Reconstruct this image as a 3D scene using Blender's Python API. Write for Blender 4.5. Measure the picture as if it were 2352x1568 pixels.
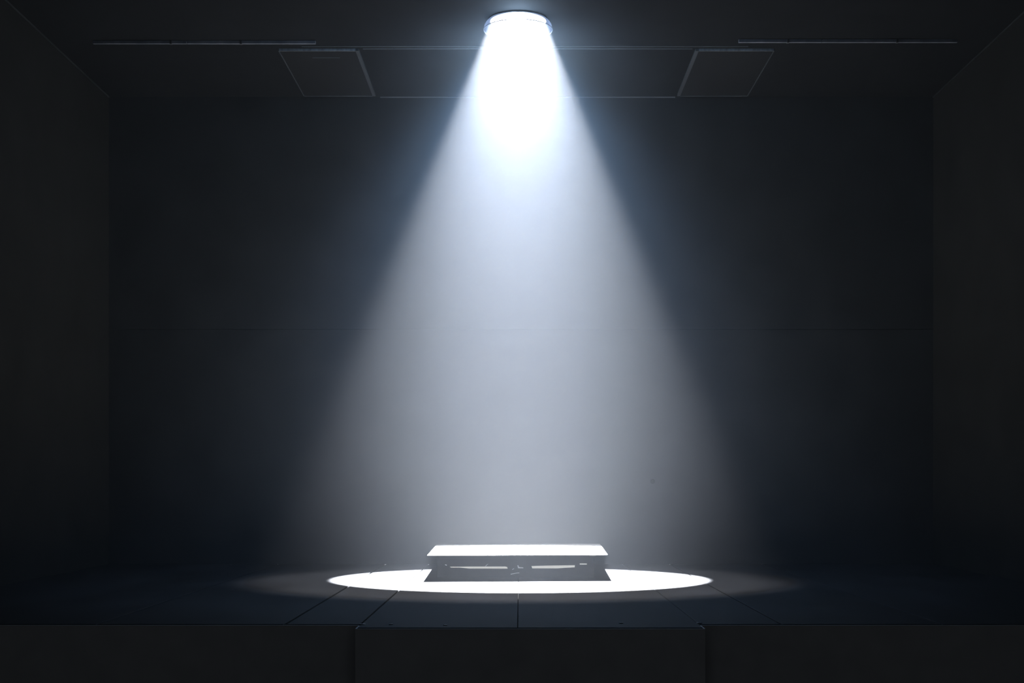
import bpy, bmesh, math, random
from mathutils import Vector, Matrix

for o in list(bpy.data.objects):
    bpy.data.objects.remove(o, do_unlink=True)
sc = bpy.context.scene
COL = sc.collection
random.seed(4)

# ------------------------------------------------------------------ camera
F = 3300.0                      # focal length in pixels of the 2352 x 1568 frame
VX, VY = 1195.0, 1110.0         # where the level optical axis meets the picture
EYE = 0.98                      # camera height over the stage floor (z = 0)
cam_d = bpy.data.cameras.new('camera')
cam_d.sensor_fit = 'HORIZONTAL'
cam_d.sensor_width = 36.0
cam_d.lens = F / 2352.0 * 36.0
cam_d.shift_x = (1176.0 - VX) / 2352.0
cam_d.shift_y = (VY - 784.0) / 2352.0
cam_d.clip_end = 100
cam = bpy.data.objects.new('camera', cam_d)
COL.objects.link(cam)
cam.location = (0, 0, EYE)
cam.rotation_euler = (math.pi / 2, 0, 0)
sc.camera = cam

# ------------------------------------------------------------------ world, exposure
w = bpy.data.worlds.new('world')
sc.world = w
w.use_nodes = True
bg = w.node_tree.nodes['Background']
bg.inputs['Color'].default_value = (0.90, 0.95, 1.0, 1)
bg.inputs['Strength'].default_value = 0.35
sc.view_settings.view_transform = 'Standard'
sc.view_settings.look = 'None'
sc.view_settings.exposure = 0.0
sc.view_settings.gamma = 1.0
sc.view_settings.use_curve_mapping = False
sc.cycles.use_denoising = True
sc.cycles.volume_bounces = 1
sc.cycles.use_adaptive_sampling = True
sc.cycles.adaptive_threshold = 0.03
sc.cycles.volume_step_rate = 2.0
sc.cycles.max_bounces = 6
sc.cycles.diffuse_bounces = 3
sc.cycles.glossy_bounces = 2
sc.cycles.transparent_max_bounces = 12
sc.cycles.sample_clamp_indirect = 4.0

# ------------------------------------------------------------------ the ceiling spotlight's light
LX, LY = -0.022, 14.57          # the lamp hangs here
CEIL = 5.676
LENS_Z = 5.668

def spot(name, z, half_slope, power, color, blend, radius, aim):
    d = bpy.data.lights.new(name, 'SPOT')
    d.energy = power
    d.color = color
    d.spot_size = 2 * math.atan(half_slope)
    d.spot_blend = blend
    d.shadow_soft_size = radius
    o = bpy.data.objects.new(name, d)
    COL.objects.link(o)
    o.location = (LX, LY, z)
    v = Vector(aim) - Vector(o.location)
    o.rotation_euler = v.to_track_quat('-Z', 'Y').to_euler()
    return o

# wide soft cone that shows in the haze
WIDE = spot('spotlight_flood', 6.30, 0.487, 12000, (0.895, 0.895, 0.935), 0.34, 0.06, (LX, LY, 0))
# tight cone that draws the sharp pool on the floor
POOL = spot('spotlight_beam', 6.55, 0.302, 1150000, (0.95, 0.96, 1.0), 0.085, 0.045, (LX + 0.02, LY + 0.22, 0))
POOL.visible_volume_scatter = False
# stray light of the lamp just outside its beam
STRAY = spot('spotlight_stray', 5.62, 1.40, 2450, (0.36, 0.61, 1.0), 1.0, 0.12, (LX, LY, 0))
# spill of the glowing glass collar, all round
sp = bpy.data.lights.new('spotlight_spill', 'POINT')
sp.energy = 200
sp.color = (0.50, 0.72, 1.0)
sp.shadow_soft_size = 0.10
SPILL = bpy.data.objects.new('spotlight_spill', sp)
COL.objects.link(SPILL)
SPILL.location = (LX, LY, 5.56)

# ------------------------------------------------------------------ materials
def mat(name, color, rough=0.7, spec=0.3, noise=0.0, scale=4.0, bump=0.0, metal=0.0, stretch=(1, 1, 1), emit=None):
    m = bpy.data.materials.new(name)
    m.use_nodes = True
    nt = m.node_tree
    b = nt.nodes['Principled BSDF']
    b.inputs['Roughness'].default_value = rough
    b.inputs['Specular IOR Level'].default_value = spec
    b.inputs['Metallic'].default_value = metal
    tc = nt.nodes.new('ShaderNodeTexCoord')
    mp = nt.nodes.new('ShaderNodeMapping')
    mp.inputs['Scale'].default_value = stretch
    nt.links.new(tc.outputs['Object'], mp.inputs['Vector'])
    nz = nt.nodes.new('ShaderNodeTexNoise')
    nz.inputs['Scale'].default_value = scale
    nz.inputs['Detail'].default_value = 6
    nt.links.new(mp.outputs['Vector'], nz.inputs['Vector'])
    cr = nt.nodes.new('ShaderNodeValToRGB')
    cr.color_ramp.elements[0].position = 0.3
    cr.color_ramp.elements[1].position = 0.75
    lo = [c * (1 - noise) for c in color]
    hi = [min(1, c * (1 + noise)) for c in color]
    cr.color_ramp.elements[0].color = (*lo, 1)
    cr.color_ramp.elements[1].color = (*hi, 1)
    nt.links.new(nz.outputs['Fac'], cr.inputs['Fac'])
    nt.links.new(cr.outputs['Color'], b.inputs['Base Color'])
    if bump:
        bp = nt.nodes.new('ShaderNodeBump')
        bp.inputs['Strength'].default_value = bump
        bp.inputs['Distance'].default_value = 0.01
        nt.links.new(nz.outputs['Fac'], bp.inputs['Height'])
        nt.links.new(bp.outputs['Normal'], b.inputs['Normal'])
    if emit:
        b.inputs['Emission Color'].default_value = (*emit[0], 1)
        b.inputs['Emission Strength'].default_value = emit[1]
    return m

M_FLOOR = mat('black_stage_paint', (0.0028, 0.0031, 0.0037), 0.78, 0.062, 0.7, 1.6, 0.15, stretch=(1, 0.35, 1))
M_BASE = mat('black_stage_skirt', (0.14, 0.14, 0.14), 0.9, 0.05, 0.08, 5)
M_WALL = mat('black_back_wall', (0.0088, 0.0097, 0.0110), 0.9, 0.05, 0.2, 2, 0.1)
M_SIDE = mat('black_side_wall', (0.007, 0.007, 0.0068), 0.95, 0.03, 0.2, 2)
M_CEIL = mat('black_ceiling_paint', (0.004, 0.0044, 0.0053), 0.9, 0.05, 0.2, 3)
M_TRIM = mat('dark_grey_trim', (0.028, 0.032, 0.038), 0.6, 0.3, 0.2, 6)
M_CORNER = mat('dim_corner_trim', (0.011, 0.012, 0.0135), 0.7, 0.1, 0.2, 6)
M_PANEL = mat('charcoal_ceiling_panel', (0.0035, 0.0038, 0.0046), 0.8, 0.1, 0.2, 5)
M_EDGE = mat('grey_metal_edge', (0.075, 0.086, 0.10), 0.5, 0.4, 0.5, 9, stretch=(3, 1, 1))
M_BLACK = mat('black_metal', (0.010, 0.010, 0.012), 0.5, 0.3, 0.2, 8)
M_HOLE = mat('black_rubber', (0.001, 0.001, 0.001), 0.9, 0.0, 0.1, 8)
M_WHITE = mat('white_slab', (0.058, 0.058, 0.056), 0.6, 0.3, 0.02, 3)
M_PLINTH = mat('dark_plinth_board', (0.020, 0.022, 0.026), 0.8, 0.1, 0.3, 8, 0.1)
M_STRIP = mat('pale_glow_strip', (0.6, 0.6, 0.56), 0.6, 0.2, 0.05, 8, emit=((1.0, 0.98, 0.90), 0.36))  # emission stands in for light on strips in deep shade, no lamp
M_MARK = mat('pale_glow_mark', (0.6, 0.6, 0.62), 0.6, 0.2, 0.05, 8, emit=((0.85, 0.92, 1.0), 0.16))  # faint glow put into the small marks on the shaded board
M_CAP = mat('white_cap', (0.22, 0.215, 0.20), 0.4, 0.4, 0.03, 8)

def glass_mat():
    m = bpy.data.materials.new('frosted_glass_collar')
    m.use_nodes = True
    nt = m.node_tree
    nt.nodes.clear()
    out = nt.nodes.new('ShaderNodeOutputMaterial')
    mx = nt.nodes.new('ShaderNodeMixShader')
    mx.inputs[0].default_value = 0.35
    tr = nt.nodes.new('ShaderNodeBsdfTransparent')
    ad = nt.nodes.new('ShaderNodeAddShader')
    df = nt.nodes.new('ShaderNodeBsdfDiffuse')
    df.inputs['Color'].default_value = (0.020, 0.020, 0.026, 1)
    tl = nt.nodes.new('ShaderNodeBsdfTranslucent')
    tl.inputs['Color'].default_value = (0.014, 0.014, 0.018, 1)
    nt.links.new(df.outputs[0], ad.inputs[0])
    nt.links.new(tl.outputs[0], ad.inputs[1])
    nt.links.new(tr.outputs[0], mx.inputs[1])
    nt.links.new(ad.outputs[0], mx.inputs[2])
    nt.links.new(mx.outputs[0], out.inputs['Surface'])
    return m

def lens_mat():
    m = bpy.data.materials.new('glowing_lens')
    m.use_nodes = True
    nt = m.node_tree
    nt.nodes.clear()
    out = nt.nodes.new('ShaderNodeOutputMaterial')
    tr = nt.nodes.new('ShaderNodeBsdfTransparent')
    em = nt.nodes.new('ShaderNodeEmission')
    em.inputs['Color'].default_value = (0.93, 0.96, 1, 1)
    em.inputs['Strength'].default_value = 3.0
    ad = nt.nodes.new('ShaderNodeAddShader')
    nt.links.new(tr.outputs[0], ad.inputs[0])
    nt.links.new(em.outputs[0], ad.inputs[1])
    nt.links.new(ad.outputs[0], out.inputs['Surface'])
    return m

M_GLASS = glass_mat()
M_LENS = lens_mat()
M_RIM = mat('white_glass_rim', (0.08, 0.085, 0.10), 0.3, 0.5, 0.02, 8)

# ------------------------------------------------------------------ mesh helpers
def finish(name, bm, material, parent=None, bevel=0.0, smooth=False):
    bmesh.ops.recalc_face_normals(bm, faces=bm.faces)
    if bevel:
        bmesh.ops.bevel(bm, geom=list(bm.edges), offset=bevel, segments=1, affect='EDGES', profile=0.5)
    me = bpy.data.meshes.new(name)
    bm.to_mesh(me)
    bm.free()
    me.materials.append(material)
    if smooth:
        for p in me.polygons:
            p.use_smooth = True
    o = bpy.data.objects.new(name, me)
    COL.objects.link(o)
    if parent:
        o.parent = parent
    return o

def hexa(bm, bottom, top):
    """closed prism between two quads (lists of four 3-D points)"""
    v = [bm.verts.new(p) for p in bottom] + [bm.verts.new(p) for p in top]
    bm.faces.new([v[3], v[2], v[1], v[0]])
    bm.faces.new([v[4], v[5], v[6], v[7]])
    for i in range(4):
        j = (i + 1) % 4
        bm.faces.new([v[i], v[j], v[4 + j], v[4 + i]])

def box(bm, x0, x1, y0, y1, z0, z1):
    q = [(x0, y0), (x1, y0), (x1, y1), (x0, y1)]
    hexa(bm, [(x, y, z0) for x, y in q], [(x, y, z1) for x, y in q])

def box_obj(name, dims, material, parent=None, bevel=0.0):
    bm = bmesh.new()
    box(bm, *dims)
    return finish(name, bm, material, parent, bevel)

def tag(o, label=None, cat=None, group=None, kind=None):
    if label: o['label'] = label
    if cat: o['category'] = cat
    if group: o['group'] = group
    if kind: o['kind'] = kind
    return o

def empty(name, loc=(0, 0, 0)):
    o = bpy.data.objects.new(name, None)
    o.empty_display_size = 0.1
    COL.objects.link(o)
    o.location = loc
    return o

def lathe(bm, prof, n=64, close=False):
    rings = []
    for r, z in prof:
        rings.append([bm.verts.new((r * math.cos(2 * math.pi * i / n), r * math.sin(2 * math.pi * i / n), z)) for i in range(n)])
    m = len(rings)
    for a in range(m if close else m - 1):
        b = (a + 1) % m
        for i in range(n):
            j = (i + 1) % n
            bm.faces.new([rings[a][i], rings[a][j], rings[b][j], rings[b][i]])
    return rings

def tube(bm, pts, r, n=8):
    rings = []
    for k, p in enumerate(pts):
        p = Vector(p)
        a = Vector(pts[max(0, k - 1)])
        b = Vector(pts[min(len(pts) - 1, k + 1)])
        t = (b - a).normalized()
        u = t.cross(Vector((0, 0.3, 1))).normalized()
        v = t.cross(u)
        rings.append([bm.verts.new(p + r * (math.cos(2 * math.pi * i / n) * u + math.sin(2 * math.pi * i / n) * v)) for i in range(n)])
    for a in range(len(rings) - 1):
        for i in range(n):
            j = (i + 1) % n
            bm.faces.new([rings[a][i], rings[a][j], rings[a + 1][j], rings[a + 1][i]])
    bm.faces.new(rings[0][::-1])
    bm.faces.new(rings[-1])

# ------------------------------------------------------------------ the hall
WALL_Y = 17.45
XL, XR = -5.0, 5.02
HOUSE_Z = -0.95                 # auditorium floor below the stage
BACK_Y = -1.5
SPLIT = EYE + (VY - 756) / F * WALL_Y

wall = empty('wall_back', (0, WALL_Y, 0))
tag(wall, kind='structure')
bm = bmesh.new(); box(bm, XL, XR, 0.016, 0.25, 0, SPLIT - 0.002)
finish('wall_panel', bm, M_WALL, wall)
bm = bmesh.new(); box(bm, XL, XR, 0.012, 0.25, SPLIT + 0.002, CEIL)
finish('wall_panel', bm, M_WALL, wall)
bm = bmesh.new(); box(bm, XL, XR, 0.035, 0.26, SPLIT - 0.004, SPLIT + 0.004)
finish('joint', bm, M_BLACK, wall)
# plugged cable hole on the wall, right of the beam
bm = bmesh.new()
hx, hz = (1499 - VX) / F * WALL_Y, EYE + (VY - 1105) / F * WALL_Y
r = lathe(bm, [(0.018, -0.006), (0.027, -0.004), (0.029, 0.004), (0.020, 0.006)], 24)
bm.faces.new(r[0][::-1]); bm.faces.new(r[-1])
bmesh.ops.transform(bm, matrix=Matrix.Translation((hx, 0.008, hz)) @ Matrix.Rotation(math.pi / 2, 4, 'X'), verts=bm.verts)
finish('cable_plug', bm, M_HOLE, wall)

tag(box_obj('wall_left', (XL - 0.2, XL, BACK_Y, WALL_Y + 0.25, HOUSE_Z, CEIL + 0.2), M_SIDE), kind='structure')
tag(box_obj('wall_right', (XR, XR + 0.2, BACK_Y, WALL_Y + 0.25, HOUSE_Z, CEIL + 0.2), M_SIDE), kind='structure')

# ceiling slab with a round hole for the lamp
bm = bmesh.new()
n = 64
HOLE = 0.30
outer = []
inner = []
for i in range(n):
    a = 2 * math.pi * i / n
    c, s = math.cos(a), math.sin(a)
    inner.append((LX + HOLE * c, LY + HOLE * s))
    k = 1.0 / max(abs(c), abs(s))
    outer.append((LX + 1.0 * c * k, LY + 1.0 * s * k))
for z, flip in ((CEIL, False), (CEIL + 0.12, True)):
    vi = [bm.verts.new((x, y, z)) for x, y in inner]
    vo = [bm.verts.new((x, y, z)) for x, y in outer]
    for i in range(n):
        j = (i + 1) % n
        bm.faces.new([vi[i], vi[j], vo[j], vo[i]])
    x0, x1, y0, y1 = LX - 1, LX + 1, LY - 1, LY + 1
    for a0, a1, b0, b1 in ((XL, x0, BACK_Y, WALL_Y + .25), (x1, XR, BACK_Y, WALL_Y + .25), (x0, x1, BACK_Y, y0), (x0, x1, y1, WALL_Y + .25)):
        bm.faces.new([bm.verts.new(p) for p in ((a0, b0, z), (a1, b0, z), (a1, b1, z), (a0, b1, z))])
    if not flip: low = vi
    else: high = vi
for i in range(n):
    j = (i + 1) % n
    bm.faces.new([low[i], high[i], high[j], low[j]])
ceil = finish('ceiling', bm, M_CEIL)
tag(ceil, kind='structure')

# cornice strips in the corners and the beads across the ceiling
T = 0.012
tag(box_obj('trim_1', (XL, XL + T, 10.5, WALL_Y, CEIL - T, CEIL), M_CORNER), kind='structure')
tag(box_obj('trim_2', (XR - T, XR, 10.5, WALL_Y, CEIL - T, CEIL), M_CORNER), kind='structure')
tag(box_obj('trim_3', (-1.70, 1.88, WALL_Y - 0.010, WALL_Y + 0.012, CEIL - 0.012, CEIL), M_TRIM), kind='structure')
BY = (CEIL - 0.005 - EYE) * F / (VY - 107)
tag(box_obj('trim_4', (-2.35, 2.45, BY, BY + 0.012, CEIL - 0.006, CEIL), M_TRIM), kind='structure')
tag(box_obj('trim_5', (-1.70, 1.86, BY + 0.075, BY + 0.087, CEIL - 0.008, CEIL), M_TRIM), kind='structure')

# ------------------------------------------------------------------ stage floor: deck boards running to the back wall
floor = empty('floor', (0, 0, 0))
tag(floor, kind='structure')
edge_y = 3234 / 323.0
apron_y = 3234 / 331.0
joints = [XL, -2.95, -1.64, -1.115, -0.018, 1.245, 1.82, 2.94, XR]
gaps = {-2.95: .014, -1.64: .022, -1.115: .014, -0.018: .004, 1.245: .004, 1.82: .013, 2.94: .012}
for a, b in zip(joints[:-1], joints[1:]):
    ga = gaps.get(a, 0) / 2
    gb = gaps.get(b, 0) / 2
    y0 = apron_y if (-1.2 < a and b < 1.3) else edge_y
    bm = bmesh.new()
    box(bm, a + ga, b - gb, y0, WALL_Y + 0.06, -0.05, 0.0)
    deck = finish('deck_panel', bm, M_FLOOR, floor, 0.003)
    if a == -1.115:
        spots = [(832, 1434, .020), (898, 1434, .013), (1023, 1436, .013)]
    elif a == -0.018:
        spots = [(1427, 1431, .013), (1606, 1431, .018)]
    else:
        spots = []
    for px, py, rr in spots:
        d = EYE * F / (py - VY)
        x = (px - VX) / F * d
        bb = bmesh.new()
        r = lathe(bb, [(rr * 1.25, 0.0), (rr, 0.006), (rr * 0.45, 0.007), (rr * 0.4, 0.002)], 20)
        bb.faces.new(r[-1])
        bmesh.ops.transform(bb, matrix=Matrix.Translation((x, d, 0)), verts=bb.verts)
        finish('bolt', bb, M_BLACK, deck)
# fascia boards closing the front of the stage, dark deck bearers behind them
bm = bmesh.new()
box(bm, XL, XR, edge_y + 0.03, WALL_Y, HOUSE_Z, -0.052)
box(bm, -1.08, 1.21, apron_y + 0.03, edge_y + 0.02, HOUSE_Z, -0.052)
finish('bearer', bm, M_HOLE, floor)
for fx0, fx1, fy in ((XL, -1.123, edge_y), (-1.123, 1.258, apron_y), (1.258, XR, edge_y)):
    bm = bmesh.new(); box(bm, fx0 + .001, fx1 - .001, fy - 0.016, fy - 0.0005, HOUSE_Z, -0.006)
    finish('fascia_board', bm, M_BASE, floor, 0.002)
for fx in (-1.1215, 1.2455):
    bm = bmesh.new(); box(bm, fx - .0005, fx + .0115, apron_y, edge_y - 0.017, HOUSE_Z, -0.006)
    finish('fascia_board', bm, M_BASE, floor)
bm = bmesh.new(); box(bm, XL, XR, BACK_Y, WALL_Y, HOUSE_Z - 0.1, HOUSE_Z)
finish('auditorium_floor', bm, M_BASE, floor)

# ------------------------------------------------------------------ haze
bm = bmesh.new(); box(bm, XL + 0.01, XR - 0.01, BACK_Y + 0.1, WALL_Y - 0.01, HOUSE_Z + 0.01, CEIL - 0.034)
HZ_SPREAD, HZ_R0, HZ_D, HZ_BASE = 0.26, 1.17, 0.035, 0.0020
hm = bpy.data.materials.new('stage_haze')
hm.use_nodes = True
nt = hm.node_tree
nt.nodes.clear()
out = nt.nodes.new('ShaderNodeOutputMaterial')
vs = nt.nodes.new('ShaderNodeVolumeScatter')
vs.inputs['Color'].default_value = (0.90, 0.95, 1.0, 1)
# the smoke gathers around the beam and thins out towards the walls
geo = nt.nodes.new('ShaderNodeTexCoord')
sep = nt.nodes.new('ShaderNodeSeparateXYZ')
nt.links.new(geo.outputs['Object'], sep.inputs[0])
def M(op, a, b=None):
    n = nt.nodes.new('ShaderNodeMath')
    n.operation = op
    for i, v in enumerate((a, b)):
        if v is None: continue
        if isinstance(v, (int, float)): n.inputs[i].default_value = v
        else: nt.links.new(v, n.inputs[i])
    return n.outputs[0]
dx = M('SUBTRACT', sep.outputs[0], LX)
dy = M('SUBTRACT', sep.outputs[1], LY)
r2 = M('ADD', M('MULTIPLY', dx, dx), M('MULTIPLY', dy, dy))
z = sep.outputs[2]
r0 = M('ADD', M('ADD', M('MULTIPLY', z, HZ_SPREAD), HZ_R0), M('MULTIPLY', M('MULTIPLY', z, z), -0.055))
g = M('EXPONENT', M('MULTIPLY', M('DIVIDE', r2, M('MULTIPLY', r0, r0)), -1.0))
amp = M('ADD', M('MULTIPLY', M('EXPONENT', M('MULTIPLY', z, -1 / 4.0)), 1.0), 1.0)
dz = M('SUBTRACT', z, 5.5)
R3 = M('SQRT', M('ADD', r2, M('MULTIPLY', dz, dz)))
glow_haze = M('MULTIPLY', M('EXPONENT', M('MULTIPLY', R3, -1 / 0.42)), 2.3)   # extra haze density added at the lamp to strengthen its glow
nt.links.new(M('ADD', M('MULTIPLY', M('ADD', M('MULTIPLY', g, amp), glow_haze), HZ_D), HZ_BASE), vs.inputs['Density'])
vs.inputs['Anisotropy'].default_value = 0.0
nt.links.new(vs.outputs[0], out.inputs['Volume'])
haze = finish('haze', bm, hm)
tag(haze, 'thin theatrical haze filling the dark hall around the beam', 'haze', kind='stuff')

# ------------------------------------------------------------------ spotlight fixture
lamp = empty('ceiling_spotlight', (LX, LY, CEIL))
tag(lamp, 'round glowing ceiling spotlight with a frosted glass collar, source of the beam', 'spotlight')
LZ = LENS_Z - CEIL
bm = bmesh.new()
r = lathe(bm, [(0.281, LZ - 0.002), (0.281, LZ + 0.002)], 96)
bm.faces.new(r[0][::-1]); bm.faces.new(r[1])
finish('lens', bm, M_LENS, lamp)
bm = bmesh.new()
lathe(bm, [(0.283, -0.0005), (0.304, -0.0005), (0.304, LZ - 0.002), (0.296, LZ - 0.002), (0.296, LZ - 0.006), (0.283, LZ - 0.006)], 96, True)
finish('lens_ring', bm, M_BLACK, lamp, smooth=False)
bm = bmesh.new()
lathe(bm, [(0.306, LZ - 0.004), (0.326, LZ - 0.022), (0.343, LZ - 0.052), (0.349, LZ - 0.090),
           (0.345, LZ - 0.090), (0.339, LZ - 0.052), (0.322, LZ - 0.022), (0.302, LZ - 0.006)], 96, True)
finish('glass_collar', bm, M_GLASS, lamp, smooth=True)
bm = bmesh.new()
lathe(bm, [(0.344, LZ - 0.0905), (0.351, LZ - 0.0905), (0.351, LZ - 0.096), (0.344, LZ - 0.096)], 96, True)
finish('collar_rim', bm, M_RIM, lamp)
bm = bmesh.new()
r = lathe(bm, [(0.31, 0.12), (0.31, 1.15), (0.30, 1.15), (0.30, 0.12)], 64, True)
finish('housing', bm, M_BLACK, lamp)
bm = bmesh.new()
r = lathe(bm, [(0.305, 1.152), (0.305, 1.17)], 64)
bm.faces.new(r[0][::-1]); bm.faces.new(r[1])
finish('housing_cap', bm, M_BLACK, lamp)
for o in (WIDE, POOL, STRAY, SPILL):
    mw = o.matrix_world.copy()
    loc = o.location.copy()
    o.parent = lamp
    o.location = loc - Vector(lamp.location)

# ------------------------------------------------------------------ ceiling panels and tracks
def ceiling_panel(x0, x1, y0, y1, inner_left, label):
    t = empty('ceiling_panel', ((x0 + x1) / 2, (y0 + y1) / 2, CEIL))
    cx, cy = t.location.x, t.location.y
    tag(t, label, 'ceiling panel', 'dropped ceiling panels beside the beam')
    hx, hy = (x1 - x0) / 2, (y1 - y0) / 2
    H = 0.026
    bm = bmesh.new(); box(bm, -hx + .012, hx - .012, -hy + .012, hy - .012, -H + .004, 0)
    finish('board', bm, M_PANEL, t)
    wi, wo = 0.036, 0.010
    wl, wr = (wi, wo) if inner_left else (wo, wi)
    mi = M_FRAME_IN
    bm = bmesh.new(); box(bm, -hx, -hx + wl, -hy, hy, -H, 0); finish('side_rail', bm, mi if inner_left else M_FRAME, t, .001)
    bm = bmesh.new(); box(bm, hx - wr, hx, -hy, hy, -H, 0); finish('side_rail', bm, M_FRAME if inner_left else mi, t, .001)
    bm = bmesh.new(); box(bm, -hx + wl + .001, hx - wr - .001, -hy, -hy + .012, -H, 0); finish('front_rail', bm, M_EDGE, t, .001)
    bm = bmesh.new(); box(bm, -hx + wl + .001, hx - wr - .001, hy - .014, hy, -H - .004, 0); finish('back_rail', bm, M_FRAME, t, .001)
    return t

M_FRAME = mat('thin_grey_frame', (0.020, 0.023, 0.027), 0.6, 0.2, 0.2, 6)
M_FRAME_IN = mat('grey_inner_frame', (0.017, 0.020, 0.024), 0.6, 0.2, 0.2, 6)
ZP = CEIL - 0.026 - EYE
p0 = ZP * F / (VY - 117)
p1 = ZP * F / (VY - 221)
pl = ceiling_panel(-2.615, -1.745, p0, p1, False, 'square dark dropped ceiling panel left of the beam, with a slot')
pr = ceiling_panel(1.893, 2.747, p0, p1, True, 'square dark dropped ceiling panel right of the beam')
bm = bmesh.new(); box(bm, -0.10, 0.20, -0.67, -0.655, -0.028, -0.0215)
finish('slot', bm, M_FRAME, pl)

def track(x0, x1, y, label, clips):
    t = empty('ceiling_track', ((x0 + x1) / 2, y, CEIL))
    tag(t, label, 'ceiling track', 'slim ceiling tracks')
    h = (x1 - x0) / 2
    bm = bmesh.new()
    # two sections meeting at a joint, a shallow channel in profile
    s = random.uniform(-.3, .3) * h
    for a, b in ((-h, s - .003), (s + .003, h)):
        box(bm, a, b, -0.016, 0.016, -0.036, -0.004)
    finish('rail', bm, M_TRACK, t, .0015)
    for c in clips:
        bm = bmesh.new(); box(bm, c * h - .012, c * h + .012, -0.020, 0.020, -0.040, 0)
        finish('clip', bm, M_BLACK, t, .002)

M_TRACK = mat('grey_track', (0.06, 0.065, 0.08), 0.55, 0.3, 0.35, 4, stretch=(2, 1, 1))
TY = (CEIL - 0.036 - EYE) * F / (VY - 101)
track(-4.53, -2.172, TY, 'long thin grey ceiling track on the left side of the hall', (-0.3, 0.33))
TY2 = (CEIL - 0.036 - EYE) * F / (VY - 98)
track(2.31, 4.62, TY2, 'long thin grey ceiling track on the right side of the hall', (-0.55, 0.45))

# ------------------------------------------------------------------ the white-topped plinth in the pool of light
def at(px, py, d):
    return Vector(((px - VX) / F * d, d, EYE + (VY - py) / F * d))

plinth = empty('plinth', (-0.02, 15.6, 0))
tag(plinth, 'low dark plinth with a wide overhanging white top, standing in the light pool', 'plinth')
def local(v):
    return Vector(v) - Vector(plinth.location)

HT = 0.2665
def on_top(px, py, z=HT):
    d = (EYE - z) * F / (py - VY)
    return Vector(((px - VX) / F * d, d, z))
quad = [on_top(981, 1274.6), on_top(1396, 1273), on_top(1378, 1248.2), on_top(1002, 1251)]
bm = bmesh.new()
hexa(bm, [local(p - Vector((0, 0, 0.010))) for p in quad], [local(p) for p in quad])
finish('slab_top', bm, M_WHITE, plinth, 0.0025)

BF = 15.0
bx0, bx1 = (1004 - VX) / F * BF, (1365 - VX) / F * BF
zt = HT - 0.0105
def pbox(name, dims, m, bev=0.002, parent=None):
    x0, x1, y0, y1, z0, z1 = dims
    l = plinth.location
    bm = bmesh.new()
    box(bm, x0 - l.x, x1 - l.x, y0 - l.y, y1 - l.y, z0, z1)
    return finish(name, bm, m, parent or plinth, bev)
pbox('front_board', (bx0, bx1, BF, BF + .018, 0, zt), M_PLINTH)
pbox('side_board', (bx0, bx0 + .018, BF + .019, 16.7, 0, zt), M_PLINTH)
pbox('side_board', (bx1 - .018, bx1, BF + .019, 16.7, 0, zt), M_PLINTH)
pbox('back_board', (bx0 + .019, bx1 - .019, 16.68, 16.70, 0, zt), M_PLINTH)

def front_poly(name, pts, m, proud=0.004, par=None):
    """flat strip standing a few millimetres proud of the front board"""
    l = plinth.location
    bm = bmesh.new()
    f = [at(x, y, BF) for x, y in pts]
    vf = [bm.verts.new((p.x - l.x, BF - proud - l.y, p.z)) for p in f]
    vb = [bm.verts.new((p.x - l.x, BF - 0.0005 - l.y, p.z)) for p in f]
    bm.faces.new(vf); bm.faces.new(vb[::-1])
    k = len(f)
    for i in range(k):
        j = (i + 1) % k
        bm.faces.new([vf[i], vb[i], vb[j], vf[j]])
    return finish(name, bm, m, plinth)
o = front_poly('glow_strip', [(1033, 1301), (1036, 1303), (1055, 1303), (1078, 1305.2), (1166, 1305.4), (1165, 1301.5), (1160, 1300.5), (1078, 1300.6), (1055, 1301)], M_STRIP)  # brightness comes from the emission added to the strip
o['label'] = 'pale strip with added glow, longer and tapering'
o = front_poly('glow_strip', [(1220.5, 1299.5), (1222.5, 1304.8), (1280, 1304.8), (1320, 1302.4), (1320.5, 1297.6), (1260, 1298.4)], M_STRIP)
o['label'] = 'pale strip with added glow, shorter'
o = front_poly('glow_strip', [(1331.5, 1293.6), (1331.5, 1296), (1348, 1296), (1348, 1293.8)], M_STRIP)
o['label'] = 'short pale dash with added glow'
front_poly('small_mark', [(1188.5, 1297.5), (1190, 1304.5), (1202, 1304.6), (1202, 1302.6), (1192, 1301.8), (1190.5, 1298)], M_MARK)  # pale marks built as thin raised pieces, glow added
front_poly('small_mark', [(1176, 1307.5), (1177, 1308), (1181, 1306), (1180, 1305)], M_MARK)
front_poly('short_mark', [(1022, 1295.6), (1022.5, 1297), (1026, 1298.6), (1027, 1297.2)], M_MARK)
front_poly('scratch', [(1114.5, 1299.6), (1115.5, 1299.8), (1121, 1295), (1120.3, 1295)], M_MARK, 0.002)
# thin curved pale mark low on the board, with added glow
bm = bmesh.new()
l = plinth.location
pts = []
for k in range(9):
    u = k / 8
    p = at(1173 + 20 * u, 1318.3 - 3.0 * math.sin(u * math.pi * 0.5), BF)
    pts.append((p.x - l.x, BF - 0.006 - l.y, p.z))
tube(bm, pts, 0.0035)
finish('curved_mark', bm, M_MARK, plinth, smooth=True)

# shallow white caps under the front corners of the slab
for cx in (1009, 1361):
    c = on_top(cx, 1270)
    bm = bmesh.new()
    prof = [(0.052 * math.cos(a), -0.020 * math.sin(a)) for a in [i * math.pi / 2 / 7 for i in range(8)]]
    prof[-1] = (0.002, prof[-1][1])
    r = lathe(bm, prof, 32)
    bm.faces.new(r[0]); bm.faces.new(r[-1][::-1])
    bmesh.ops.transform(bm, matrix=Matrix.Translation(local(Vector((c.x, c.y, HT - 0.0105)))), verts=bm.verts)
    finish('round_cap', bm, M_CAP, plinth, smooth=True)
